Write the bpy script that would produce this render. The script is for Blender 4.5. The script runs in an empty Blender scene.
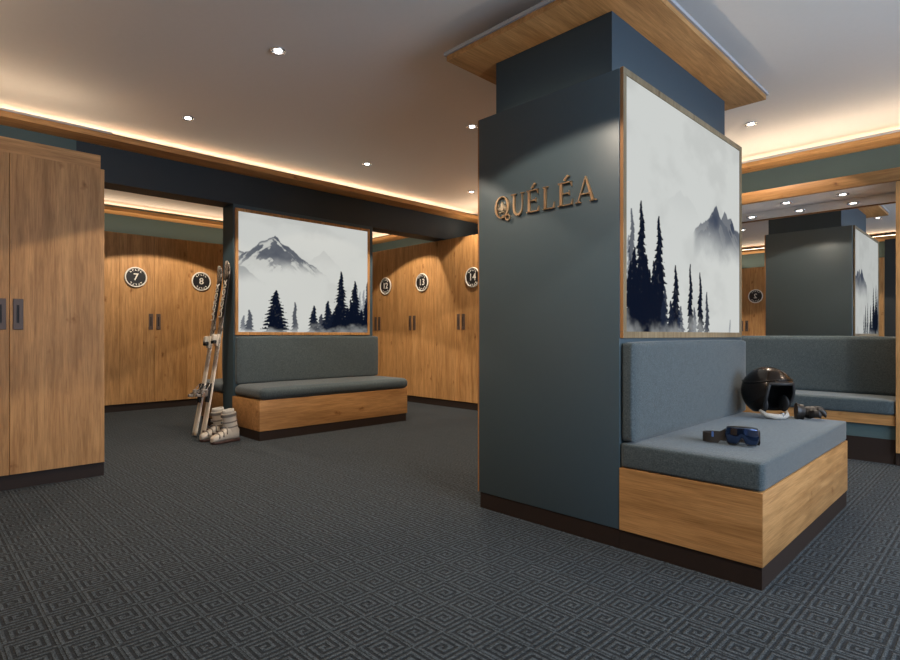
import bpy, bmesh, math, random
import numpy as np
from mathutils import Vector, Matrix

# ------------------------------------------------------------------ camera, world, light, exposure
SC = bpy.context.scene
COL = SC.collection
cam_d = bpy.data.cameras.new('camera')
cam = bpy.data.objects.new('camera', cam_d)
COL.objects.link(cam)
cam.location = (0, 0, 1.0)
cam.rotation_euler = (math.radians(90), 0, math.radians(45.4))
cam_d.sensor_width = 36
cam_d.lens = 36 * 557 / 900
cam_d.shift_y = 5 / 900
cam_d.clip_start = 0.02
SC.camera = cam

W = bpy.data.worlds.new('world')
SC.world = W
W.use_nodes = True
W.node_tree.nodes['Background'].inputs[0].default_value = (0.55, 0.72, 1.0, 1)
W.node_tree.nodes['Background'].inputs[1].default_value = 0.35

SC.view_settings.view_transform = 'Standard'
SC.view_settings.look = 'None'
SC.view_settings.gamma = 1
SC.view_settings.use_curve_mapping = False
SC.view_settings.exposure = 0.0

CEIL = 2.77
WARM = (1.0, 0.85, 0.68)
COVE = (1.0, 0.80, 0.57)
P_SPOT = 76.0
P_COVE = 1.6          # per metre of strip
P_WINDOW = 195.0


def area(name, loc, rot, sx, sy, power, color):
    d = bpy.data.lights.new(name, 'AREA')
    d.shape = 'RECTANGLE'
    d.size = sx
    d.size_y = sy
    d.energy = power
    d.color = color
    o = bpy.data.objects.new(name, d)
    o.location = loc
    o.rotation_euler = rot
    COL.objects.link(o)
    return o


def spot(name, x, y, power, half=57, z=None, color=WARM):
    d = bpy.data.lights.new(name, 'SPOT')
    d.energy = power
    d.color = color
    d.spot_size = math.radians(half * 2)
    d.spot_blend = 0.05
    d.shadow_soft_size = 0.03
    o = bpy.data.objects.new(name, d)
    o.location = (x, y, (CEIL if z is None else z) - 0.035)
    COL.objects.link(o)
    return o


# daylight through the window in the right-hand wall
area('window_daylight', (2.55, 2.6, 1.5), (0, math.radians(90), 0), 1.7, 3.6, P_WINDOW, (0.62, 0.78, 1.0))

# cove strips, lying behind the trims and tilted out over the ceiling
TILT = math.radians(74)


def cove(name, cx, cy, length, side, power=1.0):
    o = area(name, (cx, cy, 2.70), (0, 0, 0), length, 0.03, P_COVE * length * power, COVE)
    d = {'+x': (1, 0), '-y': (0, -1), '+y': (0, 1)}[side]
    n = Vector((d[0] * math.sin(TILT), d[1] * math.sin(TILT), math.cos(TILT)))   # direction of the light
    along = Vector((-d[1], d[0], 0))
    zz = -n
    yy = zz.cross(along)
    o.rotation_euler = Matrix((along, yy, zz)).transposed().to_euler()
    return o


cove('cove_light_left', -5.56, 2.75, 6.4, '+x')
cove('cove_light_right', -1.5, 6.115, 7.8, '-y', 0.9)
cove('cove_light_alley', -8.60, 2.7, 6.4, '+x')
cove('cove_light_alley_end', -7.2, 6.115, 2.4, '-y')
cove('cove_light_back', -1.0, -0.33, 6.6, '+y')

# strips lying on top of the lockers, cabinets, canopy and pillar, shining straight up
P_UP = 3.4            # per metre
UP = (math.radians(180), 0, 0)
area('uplight_alley_lockers', (-8.38, 2.9, 2.35), UP, 0.05, 5.0, P_UP * 3.5, COVE)
area('uplight_far_lockers', (-7.15, 5.62, 2.35), UP, 2.4, 0.05, P_UP * 2.4, COVE)
area('uplight_main_lockers', (-4.25, 5.62, 2.35), UP, 2.4, 0.05, P_UP * 2.4, COVE)
area('uplight_canopy', (-0.5, 5.62, 2.295), UP, 4.8, 0.05, P_UP * 3.6, COVE)
area('uplight_cabinet', (-4.95, 0.45, 2.29), UP, 0.05, 1.1, P_UP * 0.7, COVE)
area('ceiling_fill_near', (-3.05, -0.40, 2.35), UP, 2.8, 0.05, P_UP * 2.8, COVE)  # unseen strip added behind the camera to brighten the left ceiling
area('uplight_pillar_front', (-1.78, 2.455, 2.256), UP, 0.7, 0.03, 0.25, COVE)
area('uplight_pillar_side', (-1.35, 3.2, 2.256), UP, 0.03, 1.4, 0.8, COVE)

# ------------------------------------------------------------------ materials
def new_mat(name):
    m = bpy.data.materials.new(name)
    m.use_nodes = True
    nt = m.node_tree
    nt.nodes.clear()
    out = nt.nodes.new('ShaderNodeOutputMaterial')
    b = nt.nodes.new('ShaderNodeBsdfPrincipled')
    nt.links.new(b.outputs[0], out.inputs[0])
    return m, nt, b


class N:
    """small node helper"""
    def __init__(s, nt):
        s.nt = nt

    def n(s, t, **k):
        x = s.nt.nodes.new(t)
        for a, v in k.items():
            setattr(x, a, v)
        return x

    def set(s, inp, v):
        if hasattr(v, 'is_output') or isinstance(v, bpy.types.NodeSocket):
            s.nt.links.new(v, inp)
        else:
            inp.default_value = v

    def m(s, op, a, b=None, c=None):
        x = s.n('ShaderNodeMath', operation=op)
        s.set(x.inputs[0], a)
        if b is not None:
            s.set(x.inputs[1], b)
        if c is not None:
            s.set(x.inputs[2], c)
        return x.outputs[0]

    def mix(s, f, a, b, blend='MIX'):
        x = s.n('ShaderNodeMix', data_type='RGBA', blend_type=blend)
        s.set(x.inputs[0], f)
        s.set(x.inputs[6], a)
        s.set(x.inputs[7], b)
        return x.outputs[2]

    def mapping(s, vec, scale=(1, 1, 1), loc=None):
        x = s.n('ShaderNodeMapping')
        s.nt.links.new(vec, x.inputs[0])
        x.inputs['Scale'].default_value = scale
        if loc is not None:
            s.set(x.inputs['Location'], loc)
        return x.outputs[0]

    def noise(s, vec, scale, detail=3, rough=0.55, dist=0.0):
        x = s.n('ShaderNodeTexNoise')
        s.nt.links.new(vec, x.inputs['Vector'])
        x.inputs['Scale'].default_value = scale
        x.inputs['Detail'].default_value = detail
        x.inputs['Roughness'].default_value = rough
        x.inputs['Distortion'].default_value = dist
        return x.outputs[0]

    def ramp(s, f, stops, interp='LINEAR'):
        x = s.n('ShaderNodeValToRGB')
        x.color_ramp.interpolation = interp
        while len(x.color_ramp.elements) < len(stops):
            x.color_ramp.elements.new(0.5)
        for e, (p, c) in zip(x.color_ramp.elements, stops):
            e.position = p
            e.color = c if len(c) == 4 else (*c, 1)
        s.nt.links.new(f, x.inputs[0])
        return x.outputs[0]

    def bump(s, h, strength, dist=0.01):
        x = s.n('ShaderNodeBump')
        x.inputs['Strength'].default_value = strength
        x.inputs['Distance'].default_value = dist
        s.nt.links.new(h, x.inputs['Height'])
        return x.outputs[0]


def plain(name, col, rough=0.5, metal=0.0, spec=0.5, noise_amt=0.06, nscale=30, coat=0.0):
    m, nt, b = new_mat(name)
    q = N(nt)
    tc = q.n('ShaderNodeTexCoord')
    f = q.noise(tc.outputs['Object'], nscale, 3)
    c = q.mix(f, tuple(x * (1 - noise_amt) for x in col) + (1,), tuple(min(1, x * (1 + noise_amt)) for x in col) + (1,))
    nt.links.new(c, b.inputs['Base Color'])
    b.inputs['Roughness'].default_value = rough
    b.inputs['Metallic'].default_value = metal
    b.inputs['Specular IOR Level'].default_value = spec
    b.inputs['Coat Weight'].default_value = coat
    return m


def emit(name, col, strength):
    m, nt, b = new_mat(name)
    b.inputs['Base Color'].default_value = (*col, 1)
    b.inputs['Emission Color'].default_value = (*col, 1)
    b.inputs['Emission Strength'].default_value = strength
    return m


def wood(name, axis, tint=(1, 1, 1), board=0.19, across=None):
    """oak veneer; axis is the local direction of the grain"""
    m, nt, b = new_mat(name)
    q = N(nt)
    tc = q.n('ShaderNodeTexCoord')
    oi = q.n('ShaderNodeObjectInfo')
    rnd = q.m('MULTIPLY', oi.outputs['Random'], 37.0)
    comb = q.n('ShaderNodeCombineXYZ')
    for i in range(3):
        nt.links.new(rnd, comb.inputs[i])
    va = q.n('ShaderNodeVectorMath', operation='ADD')
    nt.links.new(tc.outputs['Object'], va.inputs[0])
    nt.links.new(comb.outputs[0], va.inputs[1])
    vec = va.outputs[0]
    sep = q.n('ShaderNodeSeparateXYZ')
    nt.links.new(vec, sep.inputs[0])
    across = across or ('X' if axis == 'Z' else 'Z')
    bi = q.m('FLOOR', q.m('DIVIDE', sep.outputs[across], board))
    wn = q.n('ShaderNodeTexWhiteNoise', noise_dimensions='1D')
    nt.links.new(bi, wn.inputs['W'])
    # shift the grain along itself on every board
    sh = q.m('MULTIPLY', wn.outputs['Value'], 9.0)
    c2 = q.n('ShaderNodeCombineXYZ')
    nt.links.new(sh, c2.inputs[axis])
    vb = q.n('ShaderNodeVectorMath', operation='ADD')
    nt.links.new(vec, vb.inputs[0])
    nt.links.new(c2.outputs[0], vb.inputs[1])
    v = vb.outputs[0]
    sc = {'X': (0.09, 1, 1), 'Y': (1, 0.09, 1), 'Z': (1, 1, 0.09)}[axis]
    sc2 = {'X': (0.02, 1, 1), 'Y': (1, 0.02, 1), 'Z': (1, 1, 0.02)}[axis]
    big = q.noise(q.mapping(v, sc), 9, 4, 0.55, 0.7)
    mid = q.noise(q.mapping(v, sc), 42, 4, 0.6, 0.4)
    fine = q.noise(q.mapping(v, sc2), 260, 4, 0.65)
    base = q.ramp(big, [(0.25, (0.42 * tint[0], 0.212 * tint[1], 0.074 * tint[2])),
                        (0.50, (0.54 * tint[0], 0.290 * tint[1], 0.110 * tint[2])),
                        (0.78, (0.63 * tint[0], 0.358 * tint[1], 0.148 * tint[2]))])
    f1 = q.ramp(mid, [(0.35, (0.70, 0.66, 0.60)), (0.62, (1.06, 1.05, 1.04))])
    col = q.mix(0.8, base, f1, 'MULTIPLY')
    f2 = q.ramp(fine, [(0.32, (0.66, 0.62, 0.56)), (0.55, (1.05, 1.05, 1.05))])
    col = q.mix(0.75, col, f2, 'MULTIPLY')
    tone = q.ramp(wn.outputs['Value'], [(0, (0.86, 0.85, 0.83)), (1, (1.10, 1.10, 1.10))])
    col = q.mix(0.75, col, tone, 'MULTIPLY')
    # knots
    vo = q.n('ShaderNodeTexVoronoi')
    ks = {'X': (0.55, 1, 1), 'Y': (1, 0.55, 1), 'Z': (1, 1, 0.55)}[axis]
    dn = q.n('ShaderNodeTexNoise')
    nt.links.new(v, dn.inputs['Vector'])
    dn.inputs['Scale'].default_value = 22
    vm = q.n('ShaderNodeVectorMath', operation='MULTIPLY_ADD')
    nt.links.new(dn.outputs['Color'], vm.inputs[0])
    vm.inputs[1].default_value = (0.05, 0.05, 0.05)
    nt.links.new(q.mapping(v, ks), vm.inputs[2])
    nt.links.new(vm.outputs[0], vo.inputs['Vector'])
    vo.inputs['Scale'].default_value = 6.6
    knot = q.ramp(vo.outputs['Distance'], [(0.03, (0.34, 0.24, 0.17)), (0.085, (0.72, 0.64, 0.56)), (0.17, (1, 1, 1))])
    col = q.mix(0.85, col, knot, 'MULTIPLY')
    nt.links.new(col, b.inputs['Base Color'])
    b.inputs['Roughness'].default_value = 0.52
    b.inputs['Specular IOR Level'].default_value = 0.35
    nt.links.new(q.bump(fine, 0.12, 0.002), b.inputs['Normal'])
    return m


def fabric(name, c1, c2):
    m, nt, b = new_mat(name)
    q = N(nt)
    tc = q.n('ShaderNodeTexCoord')
    v = tc.outputs['Object']
    n1 = q.noise(q.mapping(v, (1, 1, 0.25)), 420, 2)
    n2 = q.noise(q.mapping(v, (0.25, 0.25, 1)), 420, 2)
    n3 = q.noise(v, 45, 4, 0.65)
    f = q.m('MULTIPLY', q.m('ADD', n1, n2), 0.5)
    f = q.m('ADD', q.m('MULTIPLY', f, 0.85), q.m('MULTIPLY', n3, 0.15))
    col = q.ramp(f, [(0.36, c1), (0.64, c2)])
    nt.links.new(col, b.inputs['Base Color'])
    b.inputs['Roughness'].default_value = 0.95
    b.inputs['Specular IOR Level'].default_value = 0.15
    b.inputs['Sheen Weight'].default_value = 0.25
    b.inputs['Sheen Roughness'].default_value = 0.5
    nt.links.new(q.bump(f, 0.5, 0.004), b.inputs['Normal'])
    return m


def carpet_material():
    m, nt, b = new_mat('greek_key_carpet')
    q = N(nt)
    tc = q.n('ShaderNodeTexCoord')
    sep = q.n('ShaderNodeSeparateXYZ')
    nt.links.new(tc.outputs['Object'], sep.inputs[0])
    T = 0.134
    ux = q.m('DIVIDE', sep.outputs['X'], T)
    uy = q.m('DIVIDE', sep.outputs['Y'], T)
    ix = q.m('FLOOR', ux)
    iy = q.m('FLOOR', uy)
    fx = q.m('SUBTRACT', q.m('FRACT', ux), 0.5)
    fy = q.m('SUBTRACT', q.m('FRACT', uy), 0.5)
    # every second tile is turned by 180 degrees, every second row mirrored
    par = 1.0
    fx2 = q.m('MULTIPLY', fx, par)
    fy2 = fy
    low = q.m('LESS_THAN', fy2, 0.0)
    Pp = 0.1666
    xs = q.m('SUBTRACT', fx2, q.m('MULTIPLY', low, Pp / 2))
    d = q.m('MAXIMUM', q.m('ABSOLUTE', xs), q.m('ABSOLUTE', fy2))
    ring = q.m('FRACT', q.m('ADD', q.m('DIVIDE', d, Pp), q.m('MULTIPLY', low, 0.5)))
    line = q.m('ABSOLUTE', q.m('SUBTRACT', ring, 0.5))      # 0 mid groove .. 0.5 mid ridge
    ridge = q.n('ShaderNodeMapRange')
    ridge.interpolation_type = 'SMOOTHSTEP'
    nt.links.new(line, ridge.inputs[0])
    ridge.inputs[1].default_value = 0.16
    ridge.inputs[2].default_value = 0.34
    rr = ridge.outputs[0]
    # border of each tile
    e = q.m('MAXIMUM', q.m('ABSOLUTE', fx), q.m('ABSOLUTE', fy))
    edge = q.m('MULTIPLY', q.m('GREATER_THAN', e, 0.470), 0.6)
    rr = q.m('MAXIMUM', rr, edge)
    n1 = q.noise(tc.outputs['Object'], 230, 2, 0.7)
    n2 = q.noise(tc.outputs['Object'], 60, 3, 0.7)
    loop = q.m('ADD', q.m('MULTIPLY', n1, 0.7), q.m('MULTIPLY', n2, 0.3))
    cold = q.ramp(loop, [(0.38, (0.005, 0.007, 0.009)), (0.62, (0.028, 0.034, 0.040))])
    colr = q.ramp(loop, [(0.40, (0.016, 0.020, 0.024)), (0.62, (0.100, 0.124, 0.142))])
    col = q.mix(rr, cold, colr)
    nt.links.new(col, b.inputs['Base Color'])
    b.inputs['Roughness'].default_value = 0.95
    b.inputs['Specular IOR Level'].default_value = 0.1
    b.inputs['Sheen Weight'].default_value = 0.07
    b.inputs['Sheen Roughness'].default_value = 0.4
    h = q.m('ADD', q.m('MULTIPLY', rr, 0.6), q.m('MULTIPLY', loop, 0.7))
    nt.links.new(q.bump(h, 1.0, 0.008), b.inputs['Normal'])
    return m


def art_material(name, glow):
    m, nt, b = new_mat(name)
    q = N(nt)
    a = q.n('ShaderNodeAttribute', attribute_name='art')
    nt.links.new(q.mix(0.93, a.outputs['Color'], (0, 0, 0, 1)), b.inputs['Base Color'])
    nt.links.new(a.outputs['Color'], b.inputs['Emission Color'])
    b.inputs['Emission Strength'].default_value = glow
    b.inputs['Roughness'].default_value = 0.8
    b.inputs['Specular IOR Level'].default_value = 0.02
    return m


M = {
    'plaster': plain('ceiling_plaster', (0.84, 0.79, 0.74), 0.9, noise_amt=0.02),
    'lip': plain('trim_plaster_lip', (0.42, 0.42, 0.44), 0.8, noise_amt=0.02),
    'petrol': plain('petrol_paint', (0.080, 0.125, 0.128), 0.62, noise_amt=0.03, spec=0.35),
    'post': plain('lit_partition_paint', (0.055, 0.095, 0.120), 0.6, noise_amt=0.03, spec=0.3),  # beam paint lightened for the light falling on the partition end
    'beam_shade': plain('shaded_petrol_paint', (0.030, 0.044, 0.056), 0.6, noise_amt=0.03, spec=0.3),  # petrol paint darkened, the beam's shade put into the colour
    'colblue': plain('column_blue_paint', (0.040, 0.066, 0.090), 0.6, noise_amt=0.03, spec=0.3),
    'panel': plain('dark_satin_laminate', (0.074, 0.110, 0.130), 0.38, noise_amt=0.03, spec=0.45),
    'darkwall': plain('near_black_shade', (0.03, 0.035, 0.035), 0.8),
    'plinth': plain('dark_brown_plinth', (0.028, 0.018, 0.014), 0.6, noise_amt=0.12, spec=0.25),
    'woodZ': wood('oak_vertical', 'Z'),
    'woodX': wood('oak_along_x', 'X', board=0.5),
    'woodY': wood('oak_along_y', 'Y', board=0.5),
    'frame_cool': wood('oak_frame_cool_lit', 'Z', (0.50, 0.72, 1.15), board=0.5),  # oak greyed: cool light from the right put into the colour
    'copper': plain('orange_oak_edge', (0.42, 0.20, 0.075), 0.4),
    'fabric': fabric('petrol_wool', (0.030, 0.044, 0.052), (0.100, 0.130, 0.142)),
    'handle': plain('bronze_handle', (0.110, 0.072, 0.055), 0.5),
    'slot': plain('dark_slot', (0.012, 0.01, 0.01), 0.6),
    'black': plain('black_enamel', (0.012, 0.012, 0.014), 0.45),
    'cream': plain('cream_enamel', (0.78, 0.74, 0.66), 0.45),
    'mirror': None,
    'gold': plain('antique_gold', (0.86, 0.62, 0.40), 0.38, metal=1.0),
    'palegold': plain('pale_gold', (0.95, 0.84, 0.66), 0.4, metal=1.0),
    'chrome': plain('brushed_chrome', (0.75, 0.75, 0.76), 0.25, metal=1.0),
    'lamp': emit('lamp_glow', (1.0, 0.95, 0.88), 9.0),
    'carpet': carpet_material(),
    'helmet': plain('bronze_black_lacquer', (0.018, 0.011, 0.007), 0.22, metal=0.6, coat=0.25),
    'rubber': plain('black_rubber', (0.012, 0.012, 0.013), 0.6),
    'leather': plain('black_leather', (0.014, 0.011, 0.009), 0.42, noise_amt=0.3, nscale=120),
    'fleece': plain('pale_fleece', (0.42, 0.40, 0.36), 0.95, noise_amt=0.3, nscale=150),
    'strap': plain('black_webbing', (0.03, 0.025, 0.022), 0.8, noise_amt=0.25, nscale=300),
    'bootwhite': plain('ivory_plastic', (0.60, 0.55, 0.47), 0.35),
    'bootgrey': plain('grey_plastic', (0.20, 0.18, 0.16), 0.4),
    'sole': plain('brown_rubber_sole', (0.07, 0.035, 0.028), 0.55),
    'skiwhite': plain('white_ski_lacquer', (0.68, 0.62, 0.52), 0.3),
    'glass': None,
}
mm, nt_, b_ = new_mat('mirror_silver')
b_.inputs['Base Color'].default_value = (0.80, 0.80, 0.80, 1)
b_.inputs['Metallic'].default_value = 1.0
b_.inputs['Roughness'].default_value = 0.0
M['mirror'] = mm
mm, nt_, b_ = new_mat('blue_mirror_lens')
b_.inputs['Base Color'].default_value = (0.02, 0.045, 0.12, 1)
b_.inputs['Metallic'].default_value = 0.9
b_.inputs['Roughness'].default_value = 0.06
b_.inputs['Coat Weight'].default_value = 1.0
M['lens'] = mm


# ------------------------------------------------------------------ mesh helpers
def bm_box(bm, x0, x1, y0, y1, z0, z1, bev=0.0, seg=2, mi=0):
    t = bmesh.new()
    bmesh.ops.create_cube(t, size=1)
    for v in t.verts:
        v.co = Vector(((x0 + x1) / 2 + v.co.x * (x1 - x0), (y0 + y1) / 2 + v.co.y * (y1 - y0), (z0 + z1) / 2 + v.co.z * (z1 - z0)))
    if bev > 0:
        bmesh.ops.bevel(t, geom=t.edges[:] , offset=bev, segments=seg, profile=0.5, affect='EDGES')
    for f in t.faces:
        f.material_index = mi
    merge(bm, t)


def merge(bm, t, mat=None):
    if mat is not None:
        bmesh.ops.transform(t, matrix=mat, verts=t.verts)
    me = bpy.data.meshes.new('tmp')
    t.to_mesh(me)
    t.free()
    bm.from_mesh(me)
    bpy.data.meshes.remove(me)


def bm_cyl(bm, c, axis, r, h, n=32, mi=0, r2=None):
    t = bmesh.new()
    bmesh.ops.create_cone(t, cap_ends=True, segments=n, radius1=r, radius2=r if r2 is None else r2, depth=h)
    for f in t.faces:
        f.material_index = mi
    q = Vector((0, 0, 1)).rotation_difference(Vector(axis).normalized()).to_matrix().to_4x4()
    merge(bm, t, Matrix.Translation(c) @ q)


def bm_torus(bm, c, axis, R, r, n=40, k=8, mi=0):
    t = bmesh.new()
    rows = []
    for i in range(n):
        a = 2 * math.pi * i / n
        rows.append([t.verts.new(((R + r * math.cos(2 * math.pi * j / k)) * math.cos(a),
                                  (R + r * math.cos(2 * math.pi * j / k)) * math.sin(a),
                                  r * math.sin(2 * math.pi * j / k))) for j in range(k)])
    for i in range(n):
        for j in range(k):
            f = t.faces.new((rows[i][j], rows[(i + 1) % n][j], rows[(i + 1) % n][(j + 1) % k], rows[i][(j + 1) % k]))
            f.material_index = mi
            f.smooth = True
    q = Vector((0, 0, 1)).rotation_difference(Vector(axis).normalized()).to_matrix().to_4x4()
    merge(bm, t, Matrix.Translation(c) @ q)


def bm_tube(bm, pts, rad, k=10, mi=0, caps=True, flat=None):
    """tube through pts; rad number or list; flat=(scale across, vector) squashes"""
    pts = [Vector(p) for p in pts]
    if not isinstance(rad, (list, tuple)):
        rad = [rad] * len(pts)
    rows = []
    up = Vector((0, 0, 1))
    for i, p in enumerate(pts):
        a = pts[max(i - 1, 0)]
        b = pts[min(i + 1, len(pts) - 1)]
        d = (b - a).normalized()
        s = d.cross(up)
        if s.length < 1e-3:
            s = Vector((1, 0, 0))
        s.normalize()
        n = s.cross(d).normalized()
        rows.append([bm.verts.new(p + rad[i] * (math.cos(2 * math.pi * j / k) * s * (flat or 1) + math.sin(2 * math.pi * j / k) * n)) for j in range(k)])
    for i in range(len(rows) - 1):
        for j in range(k):
            f = bm.faces.new((rows[i][j], rows[i][(j + 1) % k], rows[i + 1][(j + 1) % k], rows[i + 1][j]))
            f.smooth = True
            f.material_index = mi
    if caps:
        f = bm.faces.new(list(reversed(rows[0])))
        f.material_index = mi
        f = bm.faces.new(rows[-1])
        f.material_index = mi


def bm_loft(bm, rings, mi=0, cap=True, close=True):
    rows = [[bm.verts.new(p) for p in r] for r in rings]
    k = len(rows[0])
    for i in range(len(rows) - 1):
        for j in range(k if close else k - 1):
            f = bm.faces.new((rows[i][j], rows[i][(j + 1) % k], rows[i + 1][(j + 1) % k], rows[i + 1][j]))
            f.smooth = True
            f.material_index = mi
    if cap and close:
        for r in (rows[0], rows[-1]):
            f = bm.faces.new(r)
            f.material_index = mi


def bm_prism(bm, poly, y0, y1, mi=0):
    """polygon in x,z extruded along y"""
    a = [bm.verts.new((p[0], y0, p[1])) for p in poly]
    b = [bm.verts.new((p[0], y1, p[1])) for p in poly]
    fs = [bm.faces.new(a), bm.faces.new(list(reversed(b)))]
    n = len(poly)
    for i in range(n):
        fs.append(bm.faces.new((a[i], b[i], b[(i + 1) % n], a[(i + 1) % n])))
    for f in fs:
        f.material_index = mi


def bm_text(bm, txt, size, depth, mat4, mi=0, align='CENTER'):
    cu = bpy.data.curves.new('t', 'FONT')
    cu.body = txt
    cu.size = size
    cu.extrude = depth
    cu.align_x = align
    cu.align_y = 'CENTER'
    cu.resolution_u = 4
    cu.offset = size * 0.012
    o = bpy.data.objects.new('t', cu)
    me = bpy.data.meshes.new_from_object(o)
    t = bmesh.new()
    t.from_mesh(me)
    for f in t.faces:
        f.material_index = mi
    merge(bm, t, mat4)
    bpy.data.objects.remove(o)
    bpy.data.curves.remove(cu)
    bpy.data.meshes.remove(me)


def obj(name, bm, mats, parent=None, loc=(0, 0, 0), smooth=None):
    bmesh.ops.recalc_face_normals(bm, faces=bm.faces[:])
    me = bpy.data.meshes.new(name)
    bm.to_mesh(me)
    bm.free()
    for m in (mats if isinstance(mats, (list, tuple)) else [mats]):
        me.materials.append(m)
    if smooth:
        me.shade_smooth() if smooth is True else me.shade_auto_smooth(angle=math.radians(smooth)) if hasattr(me, 'shade_auto_smooth') else me.shade_smooth()
    o = bpy.data.objects.new(name, me)
    o.location = loc
    COL.objects.link(o)
    if parent:
        o.parent = parent
    return o


def smooth_by_angle(o, deg=35):
    me = o.data
    bm = bmesh.new()
    bm.from_mesh(me)
    lim = math.radians(deg)
    for f in bm.faces:
        f.smooth = True
    for e in bm.edges:
        if len(e.link_faces) == 2 and e.calc_face_angle(0) > lim:
            e.smooth = False
    bm.to_mesh(me)
    bm.free()


def box(name, dims, mat, parent=None, bev=0.0, seg=2, kind=None, off=(0, 0, 0)):
    """box in world coordinates; off = world position of the parent"""
    x0, x1, y0, y1, z0, z1 = dims
    c = Vector(((x0 + x1) / 2, (y0 + y1) / 2, z0))
    bm = bmesh.new()
    bm_box(bm, x0 - c.x, x1 - c.x, y0 - c.y, y1 - c.y, 0, z1 - z0, bev, seg)
    o = obj(name, bm, mat, parent, c - Vector(off))
    if bev:
        smooth_by_angle(o)
    if kind:
        o['kind'] = kind
    return o


def struct(name, dims, mat, bev=0.0):
    return box(name, dims, mat, kind='structure', bev=bev)


def thing(name, label, cat, loc=(0, 0, 0), rz=0.0, group=None):
    o = bpy.data.objects.new(name, None)
    o.empty_display_size = 0.1
    COL.objects.link(o)
    o.location = loc
    o.rotation_euler = (0, 0, rz)
    tag(o, label, cat, group)
    return o


def tag(o, label, cat, group=None):
    o['label'] = label
    o['category'] = cat
    if group:
        o['group'] = group
    return o


def copy_tree(o, parent=None):
    c = o.copy()
    COL.objects.link(c)
    c.parent = parent
    for ch in list(o.children):
        copy_tree(ch, c)
    return c


def cushion(name, dims, parent, off, bev=0.03, puff=0.006, sub=10):
    """soft box: rounded edges, slightly crowned faces"""
    x0, x1, y0, y1, z0, z1 = dims
    c = Vector(((x0 + x1) / 2, (y0 + y1) / 2, z0))
    hx, hy, hz = (x1 - x0) / 2, (y1 - y0) / 2, (z1 - z0) / 2
    bm = bmesh.new()
    t = bmesh.new()
    bmesh.ops.create_cube(t, size=2)
    bmesh.ops.subdivide_edges(t, edges=t.edges[:], cuts=sub * 2 + 1, use_grid_fill=True)
    for v in t.verts:
        # concentrate the divisions near the edges
        p = Vector([math.copysign(1 - (1 - abs(a)) ** 1.0, a) for a in v.co])
        h = (hx, hy, hz)
        q = []
        inner = []
        for i in range(3):
            a = math.copysign(abs(p[i]) ** 0.55, p[i]) * h[i]
            q.append(a)
            lim = max(h[i] - bev, 0)
            inner.append(max(-lim, min(lim, a)))
        d = Vector(q) - Vector(inner)
        on = [abs(abs(p[i]) - 1) < 1e-4 for i in range(3)]
        if d.length > 1e-6:
            m_ = max(abs(d.x), abs(d.y), abs(d.z))
            d = d.normalized() * min(m_, bev) if sum(on) > 0 else d
        co = Vector(inner) + d
        # crown
        k = (1 - (q[0] / hx) ** 4) * (1 - (q[1] / hy) ** 4) if on[2] else 0
        if on[2]:
            co.z += math.copysign(puff * k, co.z)
        if on[1]:
            co.y += math.copysign(puff * 0.7 * (1 - (q[0] / hx) ** 4) * (1 - (q[2] / hz) ** 2), co.y)
        if on[0]:
            co.x += math.copysign(puff * 0.7 * (1 - (q[1] / hy) ** 4) * (1 - (q[2] / hz) ** 2), co.x)
        v.co = Vector((co.x, co.y, co.z + hz))
    for f in t.faces:
        f.smooth = True
    merge(bm, t)
    return obj(name, bm, M['fabric'], parent, c - Vector(off))


# ------------------------------------------------------------------ structure
PI = math.pi
FACE = 5.415           # front plane of the far lockers
BACK = 6.14            # far wall
ML = -5.585             # face of the left beam and partition
struct('floor', (-8.8, 2.6, -0.75, 6.3, -0.05, 0), M['carpet'])
struct('ceiling', (-8.8, 2.6, -0.75, 6.3, CEIL, CEIL + 0.1), M['plaster'])
struct('wall_far', (-8.8, 2.6, BACK, BACK + 0.1, 0, CEIL), M['petrol'])
struct('wall_left', (-8.8, -8.64, -0.75, BACK, 0, CEIL), M['petrol'])
struct('wall_near', (-8.64, -1.58, -0.65, -0.55, 0, CEIL), M['petrol'])
struct('wall_camera_side', (-1.58, 0.9, -0.55, -0.35, 0, CEIL), M['darkwall'])  # wall colour near black, standing for the shadowed opening there
# right wall with its window opening
bm = bmesh.new()
bm_box(bm, 2.5, 2.6, -0.75, 0.9, 0, CEIL)
bm_box(bm, 2.5, 2.6, 4.3, BACK, 0, CEIL)
bm_box(bm, 2.5, 2.6, 0.9, 4.3, 0, 0.7)
bm_box(bm, 2.5, 2.6, 0.9, 4.3, 2.3, CEIL)
o = obj('wall_right', bm, M['plaster'])
o['kind'] = 'structure'
# wall between the near left cabinets and the locker alley
struct('wall_alley', (-5.84, ML, -0.55, 1.06, 0, CEIL), M['petrol'])
# long beam over doorway and partition
struct('trim_1', (-5.84, ML, 1.06, BACK, 2.338, CEIL), M['beam_shade'])
# partition carrying the left picture
PART = struct('wall_partition', (-5.84, ML, 2.41, 4.16, 0, 2.338), M['post'])


def cove_trim(name, dims, side, lip=None):
    """oak shelf that hides the cove strip: soffit board, front upstand, plaster lip"""
    x0, x1, y0, y1 = dims
    z = 2.65
    bm = bmesh.new()
    t = 0.02
    bm_box(bm, x0, x1 - (t if side == '+x' else 0), y0 + (t if side == '-y' else 0), y1 - (t if side == '+y' else 0), z, z + 0.012)
    if side == '+x':
        bm_box(bm, x1 - t, x1, y0, y1, z + 0.0, z + 0.042)
    elif side == '-y':
        bm_box(bm, x0, x1, y0, y0 + t, z + 0.0, z + 0.042)
    elif side == '+y':
        bm_box(bm, x0, x1, y1 - t, y1, z + 0.0, z + 0.042)
    o = obj(name, bm, M['woodY'] if side == '+x' else M['woodX'])
    o['kind'] = 'structure'
    if lip:
        box('plaster_lip', (*lip, z + 0.042, z + 0.056), M['lip'], o)
    return o


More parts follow.
